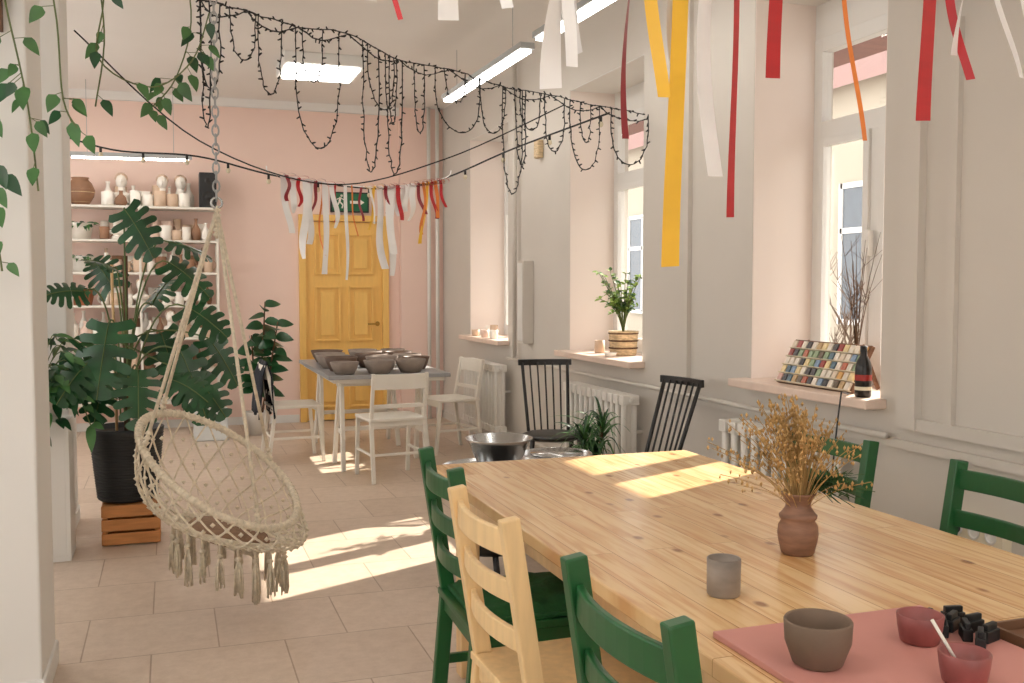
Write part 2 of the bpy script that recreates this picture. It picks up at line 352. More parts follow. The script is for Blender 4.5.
# wall services
b=B('trim_pipes')
b.tube([(2.745,7.92,.8),(2.745,7.92,CZ)],.018,M['wall'],10)
b.bb((2.755,3.16,.84),(WX,3.27,CZ),M['wall']);b.bb((2.768,2.98,.86),(WX,3.02,2.4),M['wall'])
b.bb((2.765,5.00,.80),(WX,5.03,CZ),M['wall'])
b.bb((2.765,YB,.835),(WX,3.16,.885),M['wall']);b.bb((2.765,YB,.755),(WX,5.5,.79),M['wall'])
b.tube([(2.74,3.3,.80),(2.74,8.1,.80)],.013,M['wall'],8);b.tube([(2.74,4.4,.16),(2.74,8.1,.16)],.015,M['rad'],8)
b.tube([(2.71,10.33,0),(2.71,10.33,CZ)],.02,M['rad'],10);b.tube([(2.62,10.34,0),(2.62,10.34,CZ)],.02,M['rad'],10)
b.done()
b=B('air_conditioner');b.bb((2.60,2.36,2.50),(WX-.002,3.14,2.78),M['white']);b.bb((2.59,2.38,2.56),(2.60,3.12,2.76),M['trim'])
for k in range(3): b.bb((2.61+.04*k,2.40,2.485),(2.615+.04*k,3.08,2.50),M['lampb'])
b.done(bevel=.015)
b=B('electrical_box');b.bb((2.70,7.58,.95),(WX,7.72,1.62),M['wall']);b.bb((2.694,7.595,.97),(2.70,7.705,1.60),M['trim']);b.done(bevel=.006)
b=B('wall_bell');b.bb((2.74,7.35,2.42),(WX,7.45,2.56),M['woven']);b.done(bevel=.01)
b=B('power_outlet');b.bb((2.745,2.70,.46),(WX,2.96,.57),M['cream'])
for y in(2.75,2.83,2.91):
    b.lathe([(.001,0),(.026,0),(.028,.004),(.02,.006),(.018,.001),(.001,.001)],(2.745,y,.515),M['trim'],14,(0,-math.pi/2,0))
b.lathe([(.001,0),(.02,0),(.018,.03),(.01,.045),(.001,.045)],(2.742,2.91,.515),M['blackp'],12,(0,-math.pi/2,0))
b.done(bevel=.003)
b=B('power_cable');b.tube(bez((2.695,2.91,.515),(2.6,3.0,.4),(2.66,3.2,.3),10)+bez((2.66,3.2,.3),(2.60,3.38,.25),(2.59,3.46,.5),8)[1:]+bez((2.59,3.46,.5),(2.63,3.47,.85),(2.665,3.49,.965),8)[1:]+[V((2.72,3.52,.95))],.004,M['blackp'],6);b.done()
# radiators
def radiator(y0,y1):
    b=B('radiator');n=int((y1-y0)/.082);h0,h1=.15,.74
    for i in range(n):
        y=y0+(i+.5)*(y1-y0)/n
        for x in(2.635,2.70):
            b.tube([(x,y,h0+.03),(x,y,h1-.03)],.021,M['rad'],8)
        for z in(h0+.03,h1-.03): b.box((2.668,y,z),(.115,.062,.06),M['rad'])
        b.box((2.668,y,(h0+h1)/2),(.055,.01,h1-h0-.1),M['rad'])
    b.tube([(2.668,y0,h0+.03),(2.668,y1,h0+.03)],.018,M['rad'],8);b.tube([(2.668,y0,h1-.03),(2.668,y1,h1-.03)],.018,M['rad'],8)
    for y in(y0+.1,y1-.1): b.box((2.668,y,.075),(.04,.03,.15),M['rad']);b.box((2.745,y,.5),(.09,.02,.02),M['rad'])
    b.done(bevel=.008)
radiator(5.5,6.5);radiator(8.05,9.05);radiator(3.52,4.4)
# exterior
b=B('exterior_building')
b.bb((9.5,-6,-.6),(12,24,4.4),M['bright'])
b.add([(9.2,-6.2,4.3),(9.2,24.2,4.3),(12,24.2,6),(12,-6.2,6)],[(0,1,2,3)],M['roof'])
for y in [i*2.4-3.2 for i in range(11)]:
    b.bb((9.44,y,.9),(9.5,y+1.2,2.9),M['darkglass']);b.bb((9.42,y+.57,.9),(9.44,y+.63,2.9),M['trim'])
    for z in(.86,2.2,2.86): b.bb((9.42,y-.05,z),(9.44,y+1.25,z+.08),M['trim'])
    for yy in(y-.08,y+1.2): b.bb((9.42,yy,.86),(9.44,yy+.08,2.94),M['trim'])
b.done()
b=B('exterior_ground');b.bb((3.3,-8,-.7),(30,30,-.6),M['ground']);b.done()
b=B('exterior_awning');b.bb((3.265,-2.6,2.86),(4.20,10.6,2.92),M['roof']);b.done()  # canopy added to block the upper sun rays and shorten the light patches
b=B('exterior_bare_tree')
def branch(p,d,L,r,n):
    pts=[p];q=p.copy();dd=d.copy()
    for k in range(4): dd=(dd+V((R(-.2,.2),R(-.2,.2),R(-.05,.15)))).normalized();q=q+dd*L/4;pts.append(q.copy())
    b.tube(pts,[r*(1-.12*k) for k in range(5)],M['brown'],5)
    if n>0:
        for k in range(4):
            nd=(dd+V((R(-.8,.8),R(-.8,.8),R(-.1,.5)))).normalized();branch(pts[random.randint(2,4)],nd,L*R(.55,.8),r*.55,n-1)
branch(V((6.4,8.3,-.6)),V((0,0,1)),1.3,.04,4);b.done()

# ---------------------------------------------------------------- lamps
def linlamp(name,p,q,z,w=.10):
    b=B(name);p=V((*p,z));q=V((*q,z));d=(q-p).normalized();rz=math.atan2(d.y,d.x);L=(q-p).length;c=(p+q)/2
    b.box(c+V((0,0,.02)),(L,w,.04),M['lampb'],(0,0,rz));b.box(c+V((0,0,-.008)),(L-.06,w-.025,.022),M['lamp'],(0,0,rz))
    for t in(.15,.85):
        e=p.lerp(q,t);b.tube([e+V((0,0,.04)),V((e.x,e.y,CZ-.001))],.003,M['lampb'],5)
    b.done(bevel=.004)
linlamp('linear_lamp',(2.20,8.05),(2.22,6.15),2.95);linlamp('linear_lamp',(2.21,5.9),(2.27,4.0),2.95)
linlamp('tube_lamp',(-.85,9.95),(.22,9.85),2.60,.05)
for (x,y) in((1.23,8.55),(-1.7,8.5),(-1.8,6.8),(-.2,1.6),(1.4,-.2),(-1.2,-.8)):  # first is the existing fixture; the others are unseen lamps added for fill
    b=B('ceiling_lamp');b.box((x,y,CZ-.045),(.66,.66,.088),M['trim']);
    for k in range(4): b.box((x,y-.21+.14*k,CZ-.10),(.58,.10,.02),M['lamp'])
    b.done(bevel=.006)

# ---------------------------------------------------------------- main table
b=B('dining_table')
tx0,tx1,ty0,ty1=.89,1.95,.98,3.53
b.bb((tx0,ty0,.715),(tx1,ty1,.75),M['table'])
for x in(tx0+.1,tx1-.1): b.bb((x-.015,ty0+.08,.62),(x+.015,ty1-.08,.715),M['pineleg'])
for y in(ty0+.1,ty1-.1): b.bb((tx0+.1,y-.015,.62),(tx1-.1,y+.015,.715),M['pineleg'])
for x in(tx0+.11,tx1-.11):
    for y in(ty0+.12,ty1-.13): b.bb((x-.035,y-.035,0),(x+.035,y+.035,.715),M['pineleg'])
for y in(ty0+.12,ty1-.13): b.bb((tx0+.11,y-.015,.18),(tx1-.11,y+.015,.24),M['pineleg'])
b.done(bevel=.004)
# ---------------------------------------------------------------- chairs
def chair_mesh(m,cushion=False,h=.9):
    b=B('x');w=.38;hw=w/2
    for s in(-1,1):
        b.beam((-.225,s*hw,0),(-.185,s*hw,.46),.045,.032,m,(0,1,0));b.beam((-.185,s*hw,.44),(-.255,s*hw,h),.045,.032,m,(0,1,0))
        b.beam((.18,s*hw,0),(.175,s*hw,.43),.04,.036,m,(0,1,0))
        b.beam((-.2,s*hw,.22),(.18,s*hw,.22),.03,.02,m,(0,1,0));b.beam((-.19,s*hw,.405),(.18,s*hw,.405),.05,.022,m,(0,1,0))
    b.box((.175,0,.405),(.022,w,.05),m);b.box((-.19,0,.405),(.022,w,.05),m);b.box((.18,0,.27),(.018,w,.03),m)
    b.box((-.005,0,.44),(.42,w+.03,.022),m)
    for z,hh in((.83,.06),(.715,.05),(.60,.05)):
        xb=-.185-(z-.44)/(h-.44)*.07
        N=10;vs=[];fs=[]
        for k in range(N+1):
            y_=-hw+w*k/N;c_=-.03*(1-(2*k/N-1)**2)
            vs+=[(xb+c_-.008,y_,z-hh/2),(xb+c_+.008,y_,z-hh/2),(xb+c_+.008,y_,z+hh/2),(xb+c_-.008,y_,z+hh/2)]
        for k in range(N):
            q=k*4
            for j in range(4): j2=(j+1)%4;fs.append((q+j,q+j2,q+4+j2,q+4+j))
        b.add(vs,fs,m)
    if cushion:
        N=12;vs=[];fs=[]
        for i in range(N+1):
            for j in range(N+1):
                u=i/N;v=j/N;e=min(1,min(u,1-u,v,1-v)*6);z=.455+.035*math.sqrt(e)-.012*(math.cos(u*2*math.pi*2.5)*math.cos(v*2*math.pi*2.5))*e
                vs.append((-.19+.38*u,-.19+.38*v,z))
        for i in range(N):
            for j in range(N): a=i*(N+1)+j;fs.append((a,a+N+1,a+N+2,a+1))
        b.add(vs,fs,M['gcush'],True);b.box((0,0,.458),(.38,.38,.014),M['gcush'])
    return b
def put(b,name,loc,rz,bevel=.004): b.n=name;return b.done(loc,rz,bevel)
put(chair_mesh(M['green'],True),'dining_chair',(1.0,2.82,0),-.03)
put(chair_mesh(M['pineY'],False,.89),'dining_chair',(.95,2.26,0),.03)
put(chair_mesh(M['green'],False,.91),'dining_chair',(.95,1.48,0),.02)
put(chair_mesh(M['green'],False,.885),'dining_chair',(1.97,2.94,0),math.pi+.05)
put(chair_mesh(M['green'],False,.885),'dining_chair',(1.97,2.18,0),math.pi-.03)
def wchair(name,loc,rz):
    b=B(name);m=M['wchair'];hw=.2
    for s in(-1,1):
        b.beam((-.24,s*hw,0),(-.18,s*hw,.45),.028,.028,m);b.beam((-.18,s*hw,.43),(-.25,s*hw,.79),.028,.024,m)
        b.beam((.20,s*hw,0),(.16,s*hw,.44),.028,.028,m)
        b.beam((-.2,s*hw,.2),(.18,s*hw,.2),.02,.014,m)
    b.box((-.01,0,.45),(.40,.43,.022),m);b.box((.165,0,.42),(.018,.38,.04),m);b.box((-.185,0,.42),(.018,.38,.04),m)
    N=8;vs=[];fs=[];hh=.11;xb=-.235
    for k in range(N+1):
        y_=-hw-.01+(2*hw+.02)*k/N;c_=-.035*(1-(2*k/N-1)**2)
        vs+=[(xb+c_-.006,y_,.73-hh/2),(xb+c_+.006,y_,.73-hh/2),(xb+c_+.006,y_,.73+hh/2),(xb+c_-.006,y_,.73+hh/2)]
    for k in range(N):
        q=k*4
        for j in range(4): j2=(j+1)%4;fs.append((q+j,q+j2,q+4+j2,q+4+j))
    b.add(vs,fs,m)
    b.beam((-.20,-hw,.55),(-.20,hw,.55),.03,.012,m,(1,0,0))
    b.beam((-.2,-.2,.2),(-.2,.2,.2),.02,.014,m,(1,0,0))
    return b.done(loc,rz,.004)
wchair('cafe_chair',(.95,8.25,0),.05);wchair('cafe_chair',(1.53,7.23,0),math.pi/2+.1);wchair('cafe_chair',(2.24,8.25,0),math.pi+.2)
b=B('jacket')
vs=[];fs=[];N=14;K=16
for i in range(N+1):
    for k in range(K+1):
        t=k/K;u=i/N-.5;s_=1 if t>.5 else -1
        dd=abs(t-.5)*2
        x=-.245+s_*(.03+.03*dd+.012*math.sin(u*22+t*3))*(min(1,dd*4));z=.815-.42*dd-.03*math.sin(u*9)*dd
        vs.append((x,u*.44*(1+.1*dd)+.01*math.sin(z*30),z))
for i in range(N):
    for k in range(K): a=i*(K+1)+k;fs.append((a,a+1,a+K+2,a+K+1))
b.add(vs,fs,M['denim'],True);b.done((.95,8.25,0),.05,solid=.01)
def spindle(loc,rz):
    b=B('spindle_chair');m=M['black']
    for sx in(-1,1):
        for sy in(-1,1): b.tube([(sx*.15,sy*.15,.44),(sx*.20,sy*.19,0)],[.017,.012],m,8)
    b.tube([(-.18,-.17,.2),(-.18,.17,.2)],.01,m,6);b.tube([(.18,-.17,.2),(.18,.17,.2)],.01,m,6);b.tube([(-.18,0,.2),(.18,0,.2)],.01,m,6)
    b.lathe([(.001,.425),(.17,.425),(.195,.438),(.195,.452),(.17,.462),(.001,.455)],(0,0,0),m,28,None,(1.02,1.0,1))
    for k in range(7):
        y=-.155+.31*k/6
        b.tube([(-.16+.02*abs(k-3)/3,y*.86,.455),(-.29,y,.90)],.0065 if 0<k<6 else .012,m,7)
    N=8
    for k in range(N):
        y0=-.18+.36*k/N;y1=-.18+.36*(k+1)/N;c0=-.02*(1-(2*k/N-1)**2);c1=-.02*(1-(2*(k+1)/N-1)**2)
        b.beam((-.285+c0,y0-.002,.90),(-.285+c1,y1+.002,.90),.04,.020,m,(1,0,0))
    return b.done(loc,rz,.003)
spindle((2.33,5.98,0),-math.pi/2-.2)
spindle((2.31,4.70,0),math.pi+.15)

# ---------------------------------------------------------------- pottery wheels and basin
def wheel(loc,r):
    b=B('pottery_wheel');m=M['blackp']
    b.lathe([(.001,.12),(.15,.12),(.17,.15),(.17,.40),(.15,.45),(.001,.45)],(0,0,0),m,24)
    for k in range(3):
        a=k*2.09+.4;b.tube([(math.cos(a)*.12,math.sin(a)*.12,.14),(math.cos(a)*.2,math.sin(a)*.2,.0)],.016,m,8)
    b.lathe([(.001,.46),(r-.02,.46),(r,.475),(r,.53),(r-.008,.53),(r-.012,.48),(.05,.475),(.001,.475)],(0,0,0),M['steel'],36)
    b.lathe([(.001,.475),(.02,.475),(.02,.52),(.14,.52),(.14,.535),(.001,.535)],(0,0,0),M['steel'],30)
    return b.done(loc)
wheel((1.47,4.60,0),.25);wheel((1.92,4.86,0),.19)
b=B('metal_basin');b.lathe([(.001,0),(.09,0),(.10,.005),(.15,.12),(.165,.135),(.165,.14),(.155,.138),(.095,.012),(.001,.008)],(0,0,0),M['steel'],36);b.done((1.50,4.56,.536))

# ---------------------------------------------------------------- back work table
b=B('work_table')
b.bb((1.10,7.35,.72),(2.03,9.15,.75),M['grey']);b.bb((1.14,7.38,.69),(1.99,9.12,.72),M['wchair'])
for y in(7.75,8.85):
    for x in(1.25,1.88):
        for s in(-1,1): b.beam((x,y+s*.03,.69),(x+ (.02 if x>1.5 else -.02),y+s*.22,0),.065,.03,M['wchair'],(1,0,0))
        b.beam((x,y-.14,.28),(x,y+.14,.28),.04,.018,M['wchair'],(1,0,0))
    b.beam((1.22,y,.66),(1.91,y,.66),.05,.07,M['wchair'],(0,1,0));b.beam((1.24,y+.14,.28),(1.89,y+.14,.28),.035,.018,M['wchair'],(0,1,0))
b.done(bevel=.003)
def bowl(name,loc,r,h,mat,wall=.008,fr=.5):
    b=B(name);b.lathe([(.001,0),(r*fr,0),(r*fr*1.1,.004),(r*.86,h*.5),(r,h),(r-wall*.5,h+wall*.3),(r-wall,h),(r*.86-wall,h*.5),(r*fr*.9,wall),(.001,wall)],(0,0,0),mat,30);return b.done(loc)
for (x,y,r,h,m) in[(1.24,7.50,.11,.09,'clay'),(1.5,7.48,.12,.10,'clay'),(1.75,7.50,.12,.10,'clay'),(1.26,7.78,.13,.11,'clayd'),(1.58,7.77,.13,.11,'clay'),(1.86,7.78,.11,.10,'clayd'),(1.25,8.1,.14,.10,'clay'),(1.56,8.1,.14,.11,'clayd'),(1.86,8.1,.12,.10,'clay'),(1.27,8.43,.13,.10,'clay'),(1.58,8.45,.14,.11,'clay'),(1.86,8.45,.12,.1,'clayd'),(1.3,8.8,.14,.1,'clayd'),(1.62,8.82,.13,.1,'clay'),(1.89,8.8,.11,.1,'clay')]:
    bowl('clay_bowl',(x,y,.7505),r,h,M[m],.01,.6)

# ---------------------------------------------------------------- things on main table
Z=.7505
b=B('clay_vase');b.lathe([(.001,0),(.036,0),(.040,.004),(.046,.03),(.049,.05),(.047,.07),(.040,.083),(.045,.090),(.046,.096),(.040,.102),(.031,.115),(.030,.125),(.036,.142),(.043,.150),(.040,.152),(.032,.142),(.026,.12),(.001,.11)],(0,0,0),M['vase'],32)
b.done((1.445,2.05,Z))
b=B('dried_flower_bouquet')
c=V((1.445,2.05,Z+.13))
for i in range(135):
    a=R(0,6.283);sp=R(.01,.12) if i%5 else R(.12,.20);hh=R(.13,.27)-sp*.45
    e=c+V((math.cos(a)*sp-.02,math.sin(a)*sp+.02,hh));mid=c+V((math.cos(a)*sp*.3,math.sin(a)*sp*.3,hh*.55))
    pts=bez(c+V((math.cos(a)*.012,math.sin(a)*.012,-.03)),mid,e,5);b.tube(pts,.0011,M['straws'],3,caps=False)
    for q in range(8):
        f=pts[4].lerp(pts[5],R(-.4,1));b.blob(f+V((R(-.01,.01),R(-.01,.01),R(-.012,.012))),R(.0025,.0048),M['straw'],1.6)
for i in range(34):
    a=R(-.9,.4);L=R(.08,.17);e=c+V((L*math.cos(a)*.95,L*math.sin(a)-.02,R(-.02,.07)))
    pts=bez(c,c+V((L*.3,0,.06)),e,5);b.tube(pts,.0012,M['pineg'],3,caps=False)
    for q in range(18):
        t=R(.3,1);p0=pts[int(t*5)];b.leaf(p0,(R(-1,1)+.6,R(-1,1),R(-.5,.8)),(0,0,1),.03,.004,M['pineg'],0,2)
b.done()
b=B('marbled_cup');b.lathe([(.001,0),(.032,0),(.035,.004),(.036,.078),(.034,.08),(.032,.078),(.031,.008),(.001,.006)],(0,0,0),M['marb'],30);b.done((1.10,1.82,Z))
b=B('craft_board');b.bb((.945,1.12,0),(1.42,1.60,.012),M['board']);b.done((0,0,Z),0,bevel=.002)
b=B('dark_clay_bowl');b.lathe([(.001,0),(.036,0),(.042,.004),(.055,.04),(.057,.075),(.055,.078),(.052,.075),(.050,.04),(.035,.008),(.001,.006)],(0,0,0),M['bowl'],36);b.done((1.03,1.40,Z+.012))
def pbowl(x,y,z):
    b=B('glaze_bowl');b.lathe([(.001,0),(.030,0),(.034,.003),(.039,.03),(.041,.050),(.039,.052),(.037,.05),(.034,.03),(.001,.026)],(0,0,0),M['pinkb'],30);b.done((x,y,z))
pbowl(1.27,1.43,Z+.012);pbowl(1.205,1.255,Z+.012)
b=B('brush');b.tube([(1.195,1.255,Z+.04),(1.165,1.285,Z+.11)],.003,M['wchair'],6);b.done()
b=B('tool_tray');b.bb((1.43,1.20,0),(1.75,1.44,.008),M['dwood'])
for (a,c_) in(((1.43,1.20,0),(1.75,1.208,.025)),((1.43,1.432,0),(1.75,1.44,.025)),((1.43,1.2,0),(1.438,1.44,.025)),((1.742,1.2,0),(1.75,1.44,.025))): b.bb(a,c_,M['dwood'])
b.bb((1.5,1.24,.008),(1.68,1.41,.018),M['cream'])
b.done((0,0,Z+.0005),bevel=.001)
b=B('rubber_stamps')
for (x,y,a) in((1.335,1.49,.2),(1.37,1.46,.5),(1.40,1.49,-.2),(1.36,1.415,1.0),(1.40,1.44,.1),(1.335,1.445,.9),(1.39,1.39,.3),(1.35,1.37,.8)):
    b.box((x,y,Z+.0235),(.042,.018,.022),M['blackp'],(0,0,a));b.box((x,y,Z+.040),(.036,.010,.012),M['blackp'],(0,0,a))
b.done(bevel=.002)
# ---------------------------------------------------------------- sill items
SZ=ZS+.0425
b=B('glaze_sample_rack')
cols=['#b5654a','#d3a15a','#4f6a78','#e2d8c8','#8b9f7b','#9c463e','#3d3a3c','#d0a598','#7f96b0','#b99a6e','#e6cf98','#64543f','#e8dccb','#d8c7b0']
cm=[pm('glaze_%d'%i,c_,.35,var=.15,scale=40) for i,c_ in enumerate(cols)]
tilt=Matrix.Rotation(math.radians(28),3,'Y')
O=V((2.78,3.86,SZ+.005))
b.box(O+tilt@V((.012,0,.115)),(.02,.56,.23),M['dwood'],tilt)
for r in range(5):
    for k in range(14):
        b.box(O+tilt@V((-.004,-.252+k*.0388,.025+r*.044)),(.014,.031,.036),random.choice(cm),tilt)
    b.box(O+tilt@V((-.006,0,.004+r*.044)),(.02,.56,.004),M['cream'],tilt)
b.beam(O+V((.21,-.2,0)),O+V((.12,-.2,.2)),.02,.01,M['dwood'],(0,1,0));b.beam(O+V((.21,.2,0)),O+V((.12,.2,.2)),.02,.01,M['dwood'],(0,1,0))
b.done(bevel=.002)
b=B('glass_bottle');b.lathe([(.001,0),(.03,0),(.034,.006),(.034,.12),(.028,.15),(.015,.175),(.013,.20)],(0,0,0),M['black'],20);b.lathe([(.0345,.07),(.0345,.095)],(0,0,0),M['redp'],20)
b.lathe([(.0345,.03),(.0345,.045)],(0,0,0),M['cream'],20);b.lathe([(.015,.19),(.015,.215),(.001,.216)],(0,0,0),M['blackp'],16);b.done((2.75,3.46,SZ))
b=B('bare_twigs_vase');b.lathe([(.001,0),(.03,0),(.034,.01),(.03,.08),(.02,.1),(.022,.12),(.017,.12),(.001,.02)],(0,0,0),M['cer3'],20)
for i in range(12):
    a=R(0,6.28);e=V((math.cos(a)*R(.02,.08),math.sin(a)*R(.05,.22),R(.4,.72)));pts=bez((0,0,.05),(e.x*.1,e.y*.1,.35),e,7);b.tube(pts,[.0025-.0002*k for k in range(8)],M['brown'],4)
    for q in range(4):
        s_=pts[random.randint(3,6)];b.tube([s_,s_+V((R(-.04,.04),R(-.09,.09),R(.03,.1)))],.0011,M['brown'],3)
b.done((2.98,3.80,SZ))
b=B('potted_shrub');b.lathe([(.001,0),(.085,0),(.09,.01),(.10,.15),(.105,.165),(.098,.165),(.09,.14),(.001,.14)],(0,0,0),M['woven'],24)
for z in(.05,.1,.15): b.lathe([(.093+z*.04,z-.006),(.1+z*.04,z),(.093+z*.04,z+.006)],(0,0,0),M['brown'],24)
for i in range(36):
    a=R(0,6.28);e=V((math.cos(a)*R(.03,.15)-.03,math.sin(a)*R(.03,.20),R(.28,.58)));pts=bez((0,0,.13),(e.x*.2,e.y*.2,.35),e,6);b.tube(pts,.0025,M['stem'],4)
    for q in range(14):
        s_=pts[random.randint(3,6)];b.leaf(s_,(R(-1,.5),R(-1,1),R(-.2,.7)),(0,R(-1,0),1),R(.03,.05),R(.018,.028),M['leaf3'] if R(0,1)>.3 else M['leaf2'],.2,4)
b.done((2.92,6.16,SZ))
b=B('clay_mug');b.lathe([(.001,0),(.032,0),(.036,.006),(.036,.09),(.032,.09),(.03,.01),(.001,.01)],(0,0,0),M['cer2'],20);b.done((2.86,6.42,SZ))
b=B('small_dish');b.lathe([(.001,0),(.03,0),(.045,.03),(.042,.03),(.001,.008)],(0,0,0),M['cer1'],20);b.done((2.76,6.02,SZ))
for (x,y,h,m) in((2.75,8.5,.08,'cer1'),(2.8,8.65,.12,'cer2'),(2.76,8.8,.07,'cer4'),(2.85,8.95,.1,'cer1'),(2.76,9.1,.06,'cer2')):
    b=B('clay_cup');b.lathe([(.001,0),(.03,0),(.035,.006),(.038,h),(.034,h),(.03,.01),(.001,.01)],(0,0,0),M[m],20);b.done((x,y,SZ))

# ---------------------------------------------------------------- hanging swing chair
b=B('macrame_swing_chair')
hc=V((.19,4.3,.645));u=V((.62,0,-.40)).normalized();v_=V((.12,.93,.28));v_=(v_-u*v_.dot(u)).normalized();HR=.37
hp=lambda a,r=1:hc+(u*math.cos(a)+v_*math.sin(a))*HR*r
b.tube([hp(2*math.pi*i/48) for i in range(48)],.015,M['rope'],10,True)
for i in range(90):
    a=2*math.pi*i/90;b.tube([hp(a)+(u*math.cos(a)+v_*math.sin(a))*.017*math.cos(k*math.pi/3)+u.cross(v_)*.017*math.sin(k*math.pi/3) for k in range(6)],.0035,M['rope'],3,True)
sc=V((.22,4.3,.38));SR=.22
sp=lambda a,r=1,dz=0:sc+V((math.cos(a)*SR*r,math.sin(a)*SR*r,dz-.10*math.cos(a)*.6))
b.tube([sp(2*math.pi*i/40) for i in range(40)],.013,M['rope'],8,True)
def netp(a,t):
    p=hp(a);q=sp(a);w=p.lerp(q,t);out=(w-(hc.lerp(sc,t)));out.z=0
    if out.length>0: out.normalize()
    return w+out*.07*math.sin(math.pi*t)+V((0,0,-.04*math.sin(math.pi*t)))
NS=20
for i in range(NS):
    for s_ in(-1,1):
        pts=[netp(2*math.pi*(i+s_*t*2.5)/NS,t) for t in [k/10 for k in range(11)]]
        b.tube(pts,.005,M['rope'],4)
    for t in(.2,.4,.6,.8):   # knots where the two families of cords cross
        for s_ in(0,.5): 
            if abs((t*2.5*2+s_*2)%1)<.01 or abs((t*2.5*2+s_*2)%1)>.99: b.blob(netp(2*math.pi*(i+s_)/NS,t),.011,M['rope'])
for i in range(20):
    a=2*math.pi*i/20
    b.tube([sp(a,1),sp(a+.9,.5,-.05),sp(a+1.8,.98)],.005,M['rope'],4)
b.lathe([(.001,-.045),(.15,-.035),(.175,-.01),(.155,.018),(.001,.028)],sc+V((0,0,.0)),M['cushion'],24,(0,.27,0))
for i in range(20):
    a=2*math.pi*(i+.3)/20;p=sp(a,1.03,-.005);L=R(.14,.19)
    b.tube([p,p+V((0,0,-.05))],.006,M['rope'],5);b.blob(p+V((0,0,-.055)),.016,M['rope'])
    for q in range(14):
        w=V((R(-.018,.018),R(-.018,.018),-L*R(.85,1.1)));b.tube([p+V((0,0,-.055)),p+V((w.x*.8,w.y*.8,-.1)),p+V((0,0,-.03))+w],.004,M['rope'],3)
kn=V((.19,4.3,1.72))
for a in(math.pi-.55,math.pi+.55,.95,-.95):
    e=hp(a);b.tube([kn,e],.0075,M['rope'],6);
    for k in range(3): b.blob(e+(kn-e).normalized()*(.03+.02*k),.016,M['rope'])
    for k in range(14): b.blob(kn.lerp(e,.1+.8*k/14),.009,M['rope'],1.6)
for k in range(6): b.blob(kn+V((0,0,-.02*k)),.018,M['rope'])
b.tube([kn+V((.022*math.cos(t),0,.03+.022*math.sin(t))) for t in [2*math.pi*k/12 for k in range(12)]],.005,M['steel'],6,True)
z=kn.z+.06;k=0
while z<CZ-.03:
    pts=[]
    for j in range(10):
        t=2*math.pi*j/10;x_=.013*math.cos(t);z_=.024*math.sin(t);pts.append(V((kn.x+(x_ if k%2 else 0),kn.y+(0 if k%2 else x_),z+z_)))
    b.tube(pts,.004,M['lampb'],5,True);z+=.038;k+=1
b.lathe([(.04,-.001),(.04,-.008),(.01,-.012),(.008,-.04)],(kn.x,kn.y,CZ),M['steel'],16)
b.done()

# ---------------------------------------------------------------- plants
b=B('wooden_crate')
for zc in(.04,.115,.19):
    for s_ in(-1,1): b.box((0,s_*.14,zc),(.30,.012,.062),M['crate']);b.box((s_*.144,0,zc),(.012,.27,.062),M['crate'])
for sx in(-1,1):
    for sy in(-1,1): b.box((sx*.13,sy*.127,.115),(.022,.016,.22),M['crate'])
b.box((0,0,.215),(.29,.27,.014),M['crate']);b.box((0,0,.012),(.28,.26,.01),M['crate'])
b.done((-.22,5.88,0),0,.002)
b=B('potted_monstera')
b.lathe([(.001,0),(.14,0),(.155,.01),(.195,.38),(.20,.40),(.19,.405),(.18,.37),(.001,.37)],(0,0,0),M['blackp'],36)
b.lathe([(.001,.372),(.182,.375)],(0,0,0),M['soil'],24)
for k in range(24):
    z=.02+k*.015;b.lathe([(.155+z*.104,z-.004),(.159+z*.104,z),(.155+z*.104,z+.004)],(0,0,0),M['blackp'],36)
b.tube([(0,0.03,.37),(0.01,.03,1.35)],.014,M['brown'],8)
b.tube([(-.05,0,.37),(-.06,.02,1.3)],.008,M['pineleg'],6)
base=V((-.24,5.9,.228))
LV=[(-.30,5.55,1.22,.34,(-.15,-.4,-.8),'f'),(-.42,5.6,1.38,.20,(-.6,-.3,.1),'f'),(-.22,5.75,1.82,.26,(.5,-.3,-.7),'s'),(.0,5.8,1.54,.26,(.8,-.3,-.5),'f'),(.08,5.7,1.30,.26,(.8,-.4,-.4),'f'),
(.05,5.6,1.06,.34,(.35,-.3,-.8),'f'),(-.16,5.45,.98,.27,(.0,-.5,-.8),'f'),(.0,6.0,1.66,.24,(.7,.1,-.1),'s'),(-.40,5.5,1.02,.24,(-.5,-.5,-.5),'f'),(-.0,5.5,.92,.24,(.7,-.6,-.2),'f'),(-.27,5.6,1.5,.2,(-.5,-.3,.3),'s'),(.2,5.8,1.12,.26,(.6,-.2,-.8),'f'),(-.3,6.05,1.4,.26,(-.3,.2,.6),'s'),(-.1,6.1,1.3,.26,(.3,.3,.6),'s'),
(-.32,5.7,.95,.26,(-.2,-.6,-.6),'f'),(-.05,5.9,1.15,.28,(.3,.1,-.9),'f'),(.12,5.6,.92,.24,(.6,-.4,-.6),'f')]
for (x,y,z,L,d,kd) in LV:
    e=V((x,y,z))-base;st=V((R(-.04,.04),R(-.02,.05),.38+R(0,.5)))
    b.tube(bez(st,V((e.x*.4,e.y*.4,e.z+.1)),e,9),.005,M['stem'],5)
    b.monstera(e,d,V((R(-.4,.4)+.1,-.9,.75)) if kd=='f' else V((-.6,-.4,.8)),L,M['leaf'])
b.done(base)
b=B('plant_stand');y0,y1=5.50,5.78
b.bb((-.80,y0,0),(-.50,y1,.03),M['white']);b.bb((-.80,y0,.69),(-.50,y1,.72),M['white'])
b.bb((-.80,y0,.03),(-.78,y1,.69),M['white']);b.bb((-.52,y0,.03),(-.50,y1,.69),M['white']);b.bb((-.78,y0,.03),(-.52,y0+.02,.69),M['white']);b.bb((-.78,y1-.02,.03),(-.52,y1,.69),M['white']);b.done(bevel=.002)
